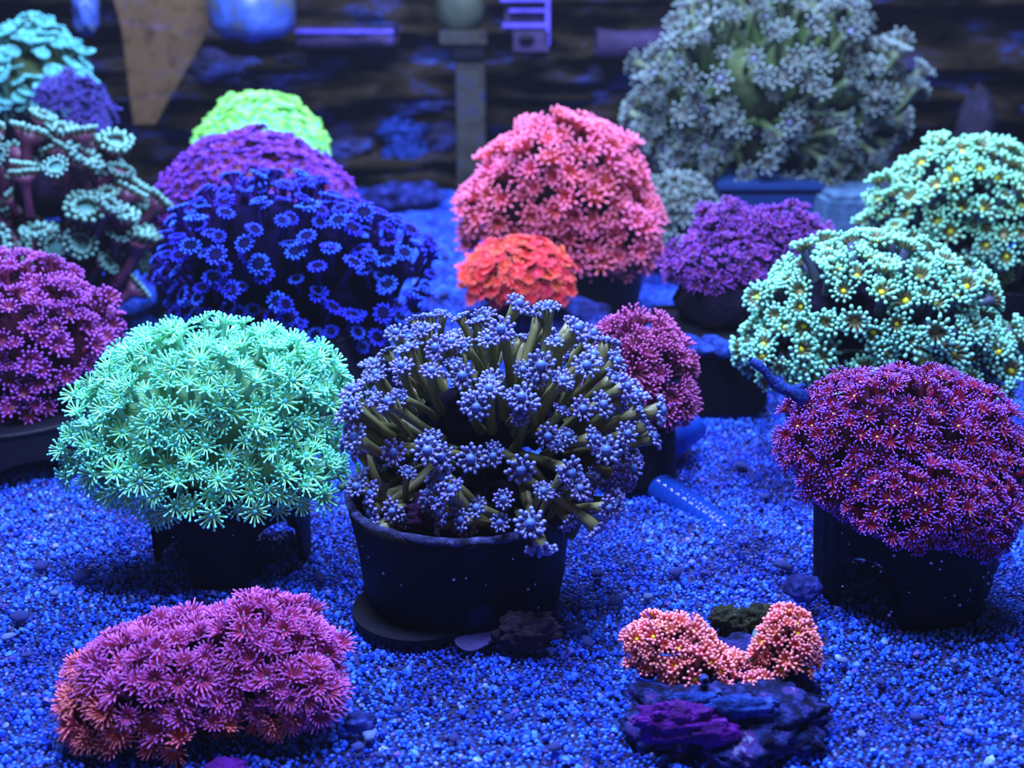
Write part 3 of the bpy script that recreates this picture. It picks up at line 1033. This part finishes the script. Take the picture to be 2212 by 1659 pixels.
# 19 cyan at the back left
m = polyp_mat('polyps_aqua', (0.04, 0.10, 0.06), (0.08, 0.22, 0.14), (0.08, 0.45, 0.28), (0.10, 0.45, 0.42), (0.22, 0.85, 0.80))
coral('pale aqua coral of flat oval heads at the top left corner', 'coral',
      [(40, 180, 150, 120, 0.0), (80, 130, 90, 80, 0.0)], 1.06, 31, m, body_olive,
      dict(n=18, len=5, r=2.2, tip=2.8, disc=13, elev=0.3, stalk=36, flare=14, sr=6, rows=1, seed=18, seg=3), up=1.6, zmin=-0.4, floor_z=0.05, rough=0.35, sway=0.5, size=(0.6, 1.2))

# 20 blue fuzzy one beneath it
m = polyp_mat('polyps_bluefuzz', (0.01, 0.005, 0.03), (0.02, 0.012, 0.06), (0.02, 0.015, 0.12), (0.04, 0.03, 0.18), (0.10, 0.08, 0.45))
coral('small blue-violet fuzzy coral tucked under the pale aqua coral', 'coral',
      [(150, 205, 65, 45, 0.0), (195, 265, 45, 65, 0.0)], 0.99, 22, m, body_dark,
      dict(n=10, len=9, r=2.0, tip=2.6, disc=6, elev=0.5, stalk=12, flare=6, sr=4, rows=1, seed=19, seg=3), up=0.2, zmin=-0.8, floor_z=0.05, subparts=False, rough=0.4)

# ------------------------------------------------------------------ rocks, blocks and stands
def rock(name, label, px, py, Y, rx, ry, mat, amp=0.25, freq=1.8, seed=1, dep=0.9, cat='rock', group=None, sub=4):
    s = mpp(px, py, Y)
    o = lump(name, rx * s, (rx + ry) / 2 * s * dep, ry * s, mat, amp, freq, sub, seed)
    o.location = P(px, py, Y)
    tag(o, label, cat, group)
    return o


rock('rock', 'fuzzy dark blue rock under the small orange-red mound coral', 1170, 700, 0.79, 160, 62, m_bluerock, seed=2)
rock('rock', 'low dark rock beside the small black pot of the magenta coral', 1300, 1130, 0.545, 48, 32, m_bluerock, seed=3)
rock('rock', 'dark rocky column holding up the pale aqua coral', 50, 330, 1.10, 120, 150, m_darkrock, seed=4)
rock('rock', 'pinkish-blue boulder at the foot of the rear wall beside the grey pipe', 870, 425, 1.20, 85, 32, m_bluerock, seed=5)
rock('rock', 'blue-dusted rock under the small dull green coral', 1470, 530, 0.985, 80, 42, m_bluerock, seed=6)

m_blueblock = mottled('blue_block', [(0.3, (0.006, 0.03, 0.12)), (0.7, (0.012, 0.06, 0.22))], 14, 0.6, 0.2)
m_greyblock = mottled('grey_block', [(0.35, (0.03, 0.09, 0.16)), (0.55, (0.07, 0.16, 0.26)), (0.7, (0.13, 0.26, 0.38))], 160, 0.8, 0.8, 5)
a, b_ = P(1560, 450, 1.0), P(1765, 450, 1.0)
top = P(1600, 395, 1.0).z
t = empty('blue_block', ((a.x + b_.x) / 2, 1.04, 0))
tag(t, 'smooth dark blue block carrying the huge sage-grey coral', 'block')
hw = (b_.x - a.x) / 2
link('block_body', box_me('block_body', -hw, hw, -0.04, 0.06, 0, top - 0.006, m_blueblock, 0.003), t)
link('block_cap', box_me('block_cap', -hw - 0.004, hw + 0.004, -0.044, 0.064, top - 0.006, top, m_blueblock, 0.0015), t)
a, b_ = P(1790, 470, 0.97), P(1905, 470, 0.97)
top = P(1850, 425, 0.97).z
t = empty('stone_block', ((a.x + b_.x) / 2 + 0.02, 1.0, 0), 0.1)
tag(t, 'speckled grey-blue stone block beside the smooth dark blue block', 'block')
bm = bmesh.new()
bmesh.ops.create_grid(bm, x_segments=1, y_segments=1, size=1)
bm.free()
link('block_body', box_me('block_body', -0.045, 0.045, -0.03, 0.05, 0, top, m_greyblock, 0.004), t)

# black box with crusted lip
a, b_ = P(1482, 800, 0.665), P(1665, 800, 0.665)
top = P(1560, 758, 0.665).z
t = empty('black_box', ((a.x + b_.x) / 2, 0.665, 0), 0.12)
tag(t, 'black box with a blue-crusted lip, in front of the violet crust coral', 'box')
hw = (b_.x - a.x) / 2
for nm, q in (('front_panel', (-hw, hw, 0, 0.003)), ('back_panel', (-hw, hw, 0.087, 0.09)), ('side_panel', (-hw, -hw + 0.003, 0.003, 0.087)), ('side_panel', (hw - 0.003, hw, 0.003, 0.087))):
    link(nm, box_me(nm, q[0], q[1], q[2], q[3], 0, top, m_black, 0.0006), t)
link('lid', box_me('lid', -hw + 0.003, hw - 0.003, 0.003, 0.087, top - 0.006, top - 0.002, m_black, 0.0006), t)
for i, (x_, r_, y_) in enumerate(((-0.016, 0.010, 0.004), (0.0, 0.009, 0.0), (0.012, 0.008, 0.001), (0.019, 0.006, 0.0), (-0.019, 0.008, 0.02), (-0.006, 0.008, 0.015))):
    o = lump('crust', r_, 0.007, 0.0035, m_bluecrust, 0.4, 2.5, 3, i + 20, parent=t)
    o.location = (x_, y_, top)

# blue twig on the coral at the right
p0, p1 = P(1620, 782, 0.472), P(1735, 866, 0.470)
pts, rad = [], []
for i in range(9):
    u = i / 8
    p = p0.lerp(p1, u) + Vector((0.0006 * math.sin(u * 9), 0, 0.0008 * math.sin(u * 7 + 1)))
    pts.append(p)
    rad.append(0.0014 + 0.0016 * u + 0.0005 * math.sin(u * 15))
tw = empty('twig', p1)
tag(tw, 'blue crusted twig jutting up from the left rim of the crimson-violet coral', 'twig')
tube_obj('twig_shaft', [p - p1 for p in pts], rad, m_bluecrust, tw, 9)
tube_obj('twig_stub', [pts[6] - p1, pts[6] - p1 + Vector((0.0055, 0.001, 0.002))], [0.0022, 0.0012], m_bluecrust, tw, 7)

# clear blue plastic pipes behind the centre pot
m_pipe, nt, b = nodes('blue_translucent_plastic')
b.inputs['Base Color'].default_value = (0.008, 0.06, 0.40, 1)
b.inputs['Roughness'].default_value = 0.25
b.inputs['Transmission Weight'].default_value = 0.35
b.inputs['IOR'].default_value = 1.1
b.inputs['Coat Weight'].default_value = 0.3
t = empty('plastic_pipe', G(1400, 1060))
tag(t, 'blue translucent forked plastic pipe lying behind the open round pot', 'pipe')
r0 = Vector(t.location)
j0 = P(1378, 1010, 0.600)
tube_obj('pipe_arm', [j0 - r0, P(1430, 965, 0.605) - r0, P(1500, 918, 0.62) - r0], [0.0085, 0.0085, 0.008], m_pipe, t, 20)
e0, e1 = P(1362, 1012, 0.585), P(1572, 1155, 0.530)
pts, rad = [], []
for i in range(61):
    pts.append(e0.lerp(e1, i / 60) - r0)
    rad.append(0.0074 + 0.0006 * math.cos(i * PI / 2))
tube_obj('ribbed_hose', pts, rad, m_pipe, t, 20)['label'] = 'ribbed hose section'
tube_obj('pipe_arm', [P(1372, 1000, 0.59) - r0, P(1320, 1040, 0.58) - r0, P(1285, 1100, 0.575) - r0, P(1272, 1150, 0.572) - r0], [0.0085, 0.0085, 0.008, 0.008], m_pipe, t, 20)
tube_obj('pipe_collar', [P(1350, 1012, 0.60) - r0, P(1402, 1002, 0.60) - r0], [0.0098, 0.0098], m_pipe, t, 20)

# things against the rear wall
m_greypipe = mottled('grey_pipe', [(0.35, (0.02, 0.022, 0.016)), (0.55, (0.05, 0.05, 0.04)), (0.68, (0.025, 0.03, 0.09))], 60, 0.8, 0.4, 6, 0.1)
m_violet = mottled('violet_plastic', [(0.3, (0.05, 0.035, 0.25)), (0.55, (0.12, 0.09, 0.60)), (0.75, (0.22, 0.15, 0.75))], 40, 0.6, 0.3)
m_violet_dim = mottled('violet_dim', [(0.3, (0.015, 0.010, 0.03)), (0.6, (0.05, 0.03, 0.10)), (0.8, (0.07, 0.06, 0.28))], 35, 0.8, 0.5)
m_olive = mottled('olive_plastic', [(0.3, (0.03, 0.04, 0.02)), (0.7, (0.06, 0.08, 0.05))], 30, 0.6, 0.2)
t = empty('drain_pipe', (P(1018, 300, 1.255).x, 1.255, 0))
tag(t, 'upright grey square drain pipe in front of the rear wall', 'pipe')
s = mpp(1018, 250, 1.255)
z1 = P(1018, 128, 1.255).z
link('pipe_shaft', box_me('pipe_shaft', -31 * s, 31 * s, -0.012, 0.012, 0, z1, m_greypipe, 0.002), t)
link('pipe_collar', box_me('pipe_collar', -36 * s, 30 * s, -0.015, 0.015, z1, z1 + 30 * s, m_black_clean, 0.002), t)
link('pipe_flange', box_me('pipe_flange', -64 * s, 36 * s, -0.016, 0.016, z1 + 30 * s, z1 + 62 * s, m_greypipe, 0.002), t)
v, f = pot_wall(0.03, 0.022, 0.05, 0.003, seg=32, rows=4)
o = lump('pipe_elbow', 52 * s, 0.018, 62 * s, m_olive, 0.03, 1.0, 3, 4, parent=t)
o.location = (-20 * s, 0, z1 + 105 * s)

t = empty('overflow_box', P(1135, 112, 1.24))
tag(t, 'violet slotted overflow box hanging at the top beside the grey drain pipe', 'filter box')
s = mpp(1135, 50, 1.24)
def bp(nm, x0, x1, y0, y1, mat, d0=-0.004, d1=0.03):
    link(nm, box_me(nm, (x0 - 1135) * s, (x1 - 1135) * s, d0, d1, (112 - y1) * s, (112 - y0) * s, mat, 0.0008), t)
bp('box_body', 1090, 1180, -60, 70, m_violet_dim, 0.004, 0.03)
bp('box_edge', 1178, 1188, -60, 100, m_violet)
bp('slat', 1085, 1180, 52, 62, m_violet)
bp('slat', 1100, 1180, 22, 30, m_violet)
bp('slat', 1080, 1180, -6, 8, m_violet)
bp('box_foot', 1108, 1186, 66, 112, m_violet_dim)
o = lump('knob', 17 * s, 0.004, 9 * s, m_black_clean, 0.05, 1, 2, 1, parent=t)
o.location = ((1137 - 1135) * s, -0.006, (112 - 84) * s)

def slab(name, label, x0, x1, y0, y1, Y, mat, edge=None, cat='ledge', dep=0.05):
    a, b_ = P(x0, y1, Y), P(x1, y0, Y)
    t = empty(name, ((a.x + b_.x) / 2, Y, a.z))
    tag(t, label, cat)
    hw, h = (b_.x - a.x) / 2, b_.z - a.z
    n = 40
    vs, fs = [], []
    prof = [(0, 0), (0, h * 0.5), (0.001, h), (dep, h), (dep, 0)]
    for i in range(n + 1):
        x = -hw + 2 * hw * i / n
        for (yy, zz) in prof:
            q = Vector((x * 40, yy * 40, zz * 40))
            vs.append((x, yy + 0.004 * noise.noise(q), zz + 0.003 * noise.noise(q + Vector((5, 0, Y * 10)))))
    k = len(prof)
    for i in range(n):
        for j in range(k):
            fs.append((i * k + j, (i + 1) * k + j, (i + 1) * k + (j + 1) % k, i * k + (j + 1) % k))
    fs.append(tuple(range(k - 1, -1, -1)))
    fs.append(tuple(n * k + j for j in range(k)))
    link('ledge_body', to_mesh('ledge_body', vs, fs, None, mat), t)
    if edge:
        link('violet_edge', box_me('violet_edge', -hw, hw, -0.003, 0.004, h - 0.003, h + 0.001, edge, 0.0006), t)  # brighter violet strip along the front top edge
    return t

slab('shelf', 'violet-edged shelf under the top of the rear wall, left of the grey pipe', 640, 850, 66, 100, 1.27, m_violet_dim, m_violet, 'shelf')
slab('ledge', 'fuzzy violet ledge on the rear wall behind the sage-grey coral', 1290, 1460, 72, 120, 1.27, m_violet_dim)
m_tan, nt, b = nodes('tan_reflection')  # translucent wedge standing in for a warm room reflection on the front glass
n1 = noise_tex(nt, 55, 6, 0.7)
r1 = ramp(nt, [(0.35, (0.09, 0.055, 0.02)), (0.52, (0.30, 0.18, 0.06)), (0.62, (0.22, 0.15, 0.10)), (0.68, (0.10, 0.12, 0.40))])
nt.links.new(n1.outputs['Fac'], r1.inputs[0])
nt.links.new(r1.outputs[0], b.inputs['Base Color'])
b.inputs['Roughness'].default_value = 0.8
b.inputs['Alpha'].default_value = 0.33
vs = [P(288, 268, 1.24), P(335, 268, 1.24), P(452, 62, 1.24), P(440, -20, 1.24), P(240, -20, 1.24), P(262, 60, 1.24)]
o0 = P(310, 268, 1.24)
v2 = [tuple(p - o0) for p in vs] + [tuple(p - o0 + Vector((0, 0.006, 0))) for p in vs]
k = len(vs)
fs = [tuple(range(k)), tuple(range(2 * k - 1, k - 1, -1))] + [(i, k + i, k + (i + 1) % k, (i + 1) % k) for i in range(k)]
o = link('glass_reflection', to_mesh('glass_reflection', v2, fs, None, m_tan, smooth=False))
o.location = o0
tag(o, 'translucent tan stand-in for a room reflection, tapering to a point against the rear wall, left of the lime dome', 'glass_reflection')

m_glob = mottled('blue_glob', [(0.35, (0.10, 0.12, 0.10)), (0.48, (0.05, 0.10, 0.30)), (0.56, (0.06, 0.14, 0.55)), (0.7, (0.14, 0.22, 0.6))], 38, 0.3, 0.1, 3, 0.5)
t = empty('reflection_blob', P(548, 88, 1.22))  # solid mottled body added in place of a lamp reflection blob
tag(t, 'glossy mottled blue round-bottomed stand-in for a lamp reflection, at the top beside the tan reflection', 'float')
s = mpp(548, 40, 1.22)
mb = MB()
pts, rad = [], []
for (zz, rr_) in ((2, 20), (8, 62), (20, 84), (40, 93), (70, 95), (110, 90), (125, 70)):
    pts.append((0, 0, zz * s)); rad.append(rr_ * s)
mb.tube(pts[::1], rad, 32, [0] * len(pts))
link('blob_body', mb.mesh('blob_body', m_glob), t)
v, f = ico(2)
link('blob_tip', to_mesh('blob_tip', v * np.array([22 * s, 22 * s, 5 * s]) + np.array([0, 0, 2 * s]), f, None, m_glob), t)
rock('sponge', 'blue lumpy sponge hanging at the top left of the tan reflection', 185, 20, 1.22, 28, 55, m_glob, 0.3, 1.8, 3, cat='sponge')
spots = [(880, 330, 34, 44), (905, 220, 60, 18), (800, 195, 60, 22), (690, 230, 50, 24), (860, 280, 40, 20), (740, 320, 45, 26), (960, 300, 24, 30), (1245, 210, 60, 18), (2000, 165, 90, 18),
         (470, 150, 60, 22), (1360, 160, 60, 26), (2120, 235, 110, 20), (610, 170, 70, 20), (690, 140, 60, 20)]
m_wallrock = mottled('wall_rock', [(0.35, (0.010, 0.010, 0.02)), (0.5, (0.02, 0.02, 0.07)), (0.62, (0.03, 0.05, 0.24)), (0.78, (0.06, 0.13, 0.5))], 30, 0.9, 0.8, 6)
where = ['brightest, coloured as if blue-lit, low beside the grey pipe', 'long, halfway up beside the grey pipe', 'below the violet-edged shelf', 'above the right shoulder of the lime dome', 'coloured as if blue-lit, under the long one beside the grey pipe',
         'low, right of the lime dome', 'just left of the foot of the grey pipe', 'above the pink-red dome', 'upper right, beyond the sage-grey coral', 'between the tan reflection and the lime dome',
         'above the pink-red dome under the violet ledge', 'at the right edge above the yellow-green coral', 'above the lime dome', 'under the left end of the violet-edged shelf']
for i, (a, b_, rx, ry) in enumerate(spots):
    rock('wall_rock', 'blue-dusted rock lump on the rear wall, ' + where[i], a, b_, 1.325, rx * 1.25, ry * 1.25, m_bluecrust if i in (0, 4) else m_wallrock, 0.75, 2.0, i + 30, 0.35, 'rock', 'rock lumps on the rear wall')  # brighter blue on two lumps paints in blue-lit patches
o = rock('rock', 'dark pointed rock at the back above the yellow-green coral', 2105, 300, 1.2, 36, 110, m_darkrock, 0.15, 1.5, 9)

# loose things on the gravel
m_flake = mottled('shell_flake', [(0.3, (0.02, 0.02, 0.12)), (0.7, (0.06, 0.05, 0.26))], 120, 0.6, 0.4)
m_brown = mottled('brown_debris', [(0.3, (0.012, 0.008, 0.02)), (0.6, (0.05, 0.03, 0.06)), (0.8, (0.12, 0.10, 0.2))], 250, 0.9, 0.9, 5)
def on_floor(px, py):
    g = G(px, py)
    return Vector((g.x, g.y, sand_h(g.x, g.y)))
v, f = ico(3)
g = on_floor(1030, 1388)
s = mpp(1030, 1388, g.y)
o = link('shell_flake', to_mesh('shell_flake', [(p[0] * 50 * s, p[1] * 26 * s + 0.0012 * math.sin(p[0] * 3), (p[2] * 3 + 5 * p[0] * p[0]) * s) for p in v], f, None, m_flake))
o.location = g + Vector((0, 0, 0.001)); o.rotation_euler = (0.35, 0, 0.2)
tag(o, 'flat violet shell flake lying in front of the open round pot', 'shell')
o = rock('debris', 'dark crumbly clump leaning on the front of the open round pot', 1135, 1362, 0.425, 66, 42, m_brown, 0.45, 2.6, 8, 0.5, 'rock')
m_peb = mottled('pebble', [(0.3, (0.008, 0.012, 0.08)), (0.6, (0.03, 0.06, 0.32)), (0.8, (0.07, 0.05, 0.3))], 200, 0.7, 0.6)
m_peb2 = mottled('pale_pebble', [(0.3, (0.05, 0.10, 0.35)), (0.7, (0.16, 0.26, 0.55))], 200, 0.6, 0.5)
peb = []
for k in range(5):
    bm_v, bm_f = ico(2)
    out = []
    for p in bm_v:
        q = Vector(p)
        n_ = 1 + 0.35 * noise.noise(q * 1.5 + Vector((k * 4, 0, 0)))
        out.append((p[0] * n_, p[1] * n_ * 0.75, p[2] * n_ * 0.5))
    peb.append((to_mesh('pebble', out, bm_f, None, m_peb), to_mesh('pebble', out, bm_f, None, m_peb2)))
rp = random.Random(11)
cand = [(45, 1350, 24), (20, 1390, 16), (120, 1300, 14), (90, 1240, 18), (180, 1260, 22), (60, 1430, 12), (790, 1490, 12), (860, 1530, 14), (930, 1500, 10), (980, 1600, 13), (1100, 1560, 12), (1200, 1620, 16),
        (1270, 1380, 16), (1330, 1300, 20), (1290, 1240, 16), (1400, 1290, 14), (1460, 1240, 17), (1690, 1240, 20), (1720, 1280, 22), (1660, 1330, 14), (1820, 1440, 12), (1900, 1480, 14), (1980, 1560, 16), (2090, 1600, 15),
        (2150, 1480, 14), (2060, 1440, 12), (1860, 1600, 13), (820, 1640, 14), (540, 1300, 10), (700, 1420, 18), (690, 1250, 16), (1440, 1030, 14), (1600, 1010, 16), (1650, 1080, 12), (1520, 1240, 10),
        (930, 450, 10), (960, 560, 12), (930, 480, 8), (960, 640, 14), (1400, 560, 12), (760, 1550, 20), (800, 1590, 22), (775, 1620, 18)]
for i, (a, b_, r_) in enumerate(cand):
    g = on_floor(a, b_)
    s = mpp(a, b_, g.y)
    o = link('pebble', peb[rp.randrange(5)][1 if rp.random() < 0.3 else 0])
    o.location = g + Vector((0, 0, 0.2 * r_ * s))
    o.scale = (r_ * s,) * 3
    o.rotation_euler = (rp.uniform(-0.3, 0.3), rp.uniform(-0.3, 0.3), rp.uniform(0, 6.28))
    if a < 260: wh = 'left of the front rose-purple coral'
    elif b_ < 700: wh = 'far back beside the orange-red mound'
    elif a < 720: wh = 'between the front rose-purple coral and the arched pot'
    elif a < 840: wh = 'just right of the front rose-purple coral'
    elif a < 1260: wh = 'on the open gravel in front of the round pot'
    elif b_ < 1100: wh = 'behind the horseshoe coral near the blue pipe'
    elif a < 1500: wh = 'between the round pot and the horseshoe coral'
    elif b_ < 1400: wh = 'between the horseshoe coral and the archway pot'
    else: wh = 'right of the horseshoe coral rock'
    sh = 'pale' if o.data.materials[0] == m_peb2 else 'dark'
    sz = 'tiny' if r_ < 13 else ('large' if r_ > 18 else 'small')
    tag(o, sz + ' ' + sh + ' blue pebble ' + wh, 'pebble', 'loose pebbles on the gravel')

rock('rock', 'violet crusted stone at the bottom edge beside the front rose-purple coral', 490, 1660, 0.352, 46, 18, m_sponge, seed=51)
rock('rock', 'dark violet stone against the right side of the front rose-purple coral', 778, 1560, 0.372, 34, 24, m_bluerock, seed=52)
rock('rock', 'low dark stone against the left side of the archway pot', 1735, 1270, 0.448, 40, 30, m_bluerock, seed=53)
g = on_floor(880, 1392)
o = link('base_plate', disc_me('base_plate', 0.026, 0.0015, m_black_clean, seg=40))
o.location = (g.x + 0.003, 0.449, 0.0022)
tag(o, 'thin black plate showing under the left front of the open round pot', 'plate')
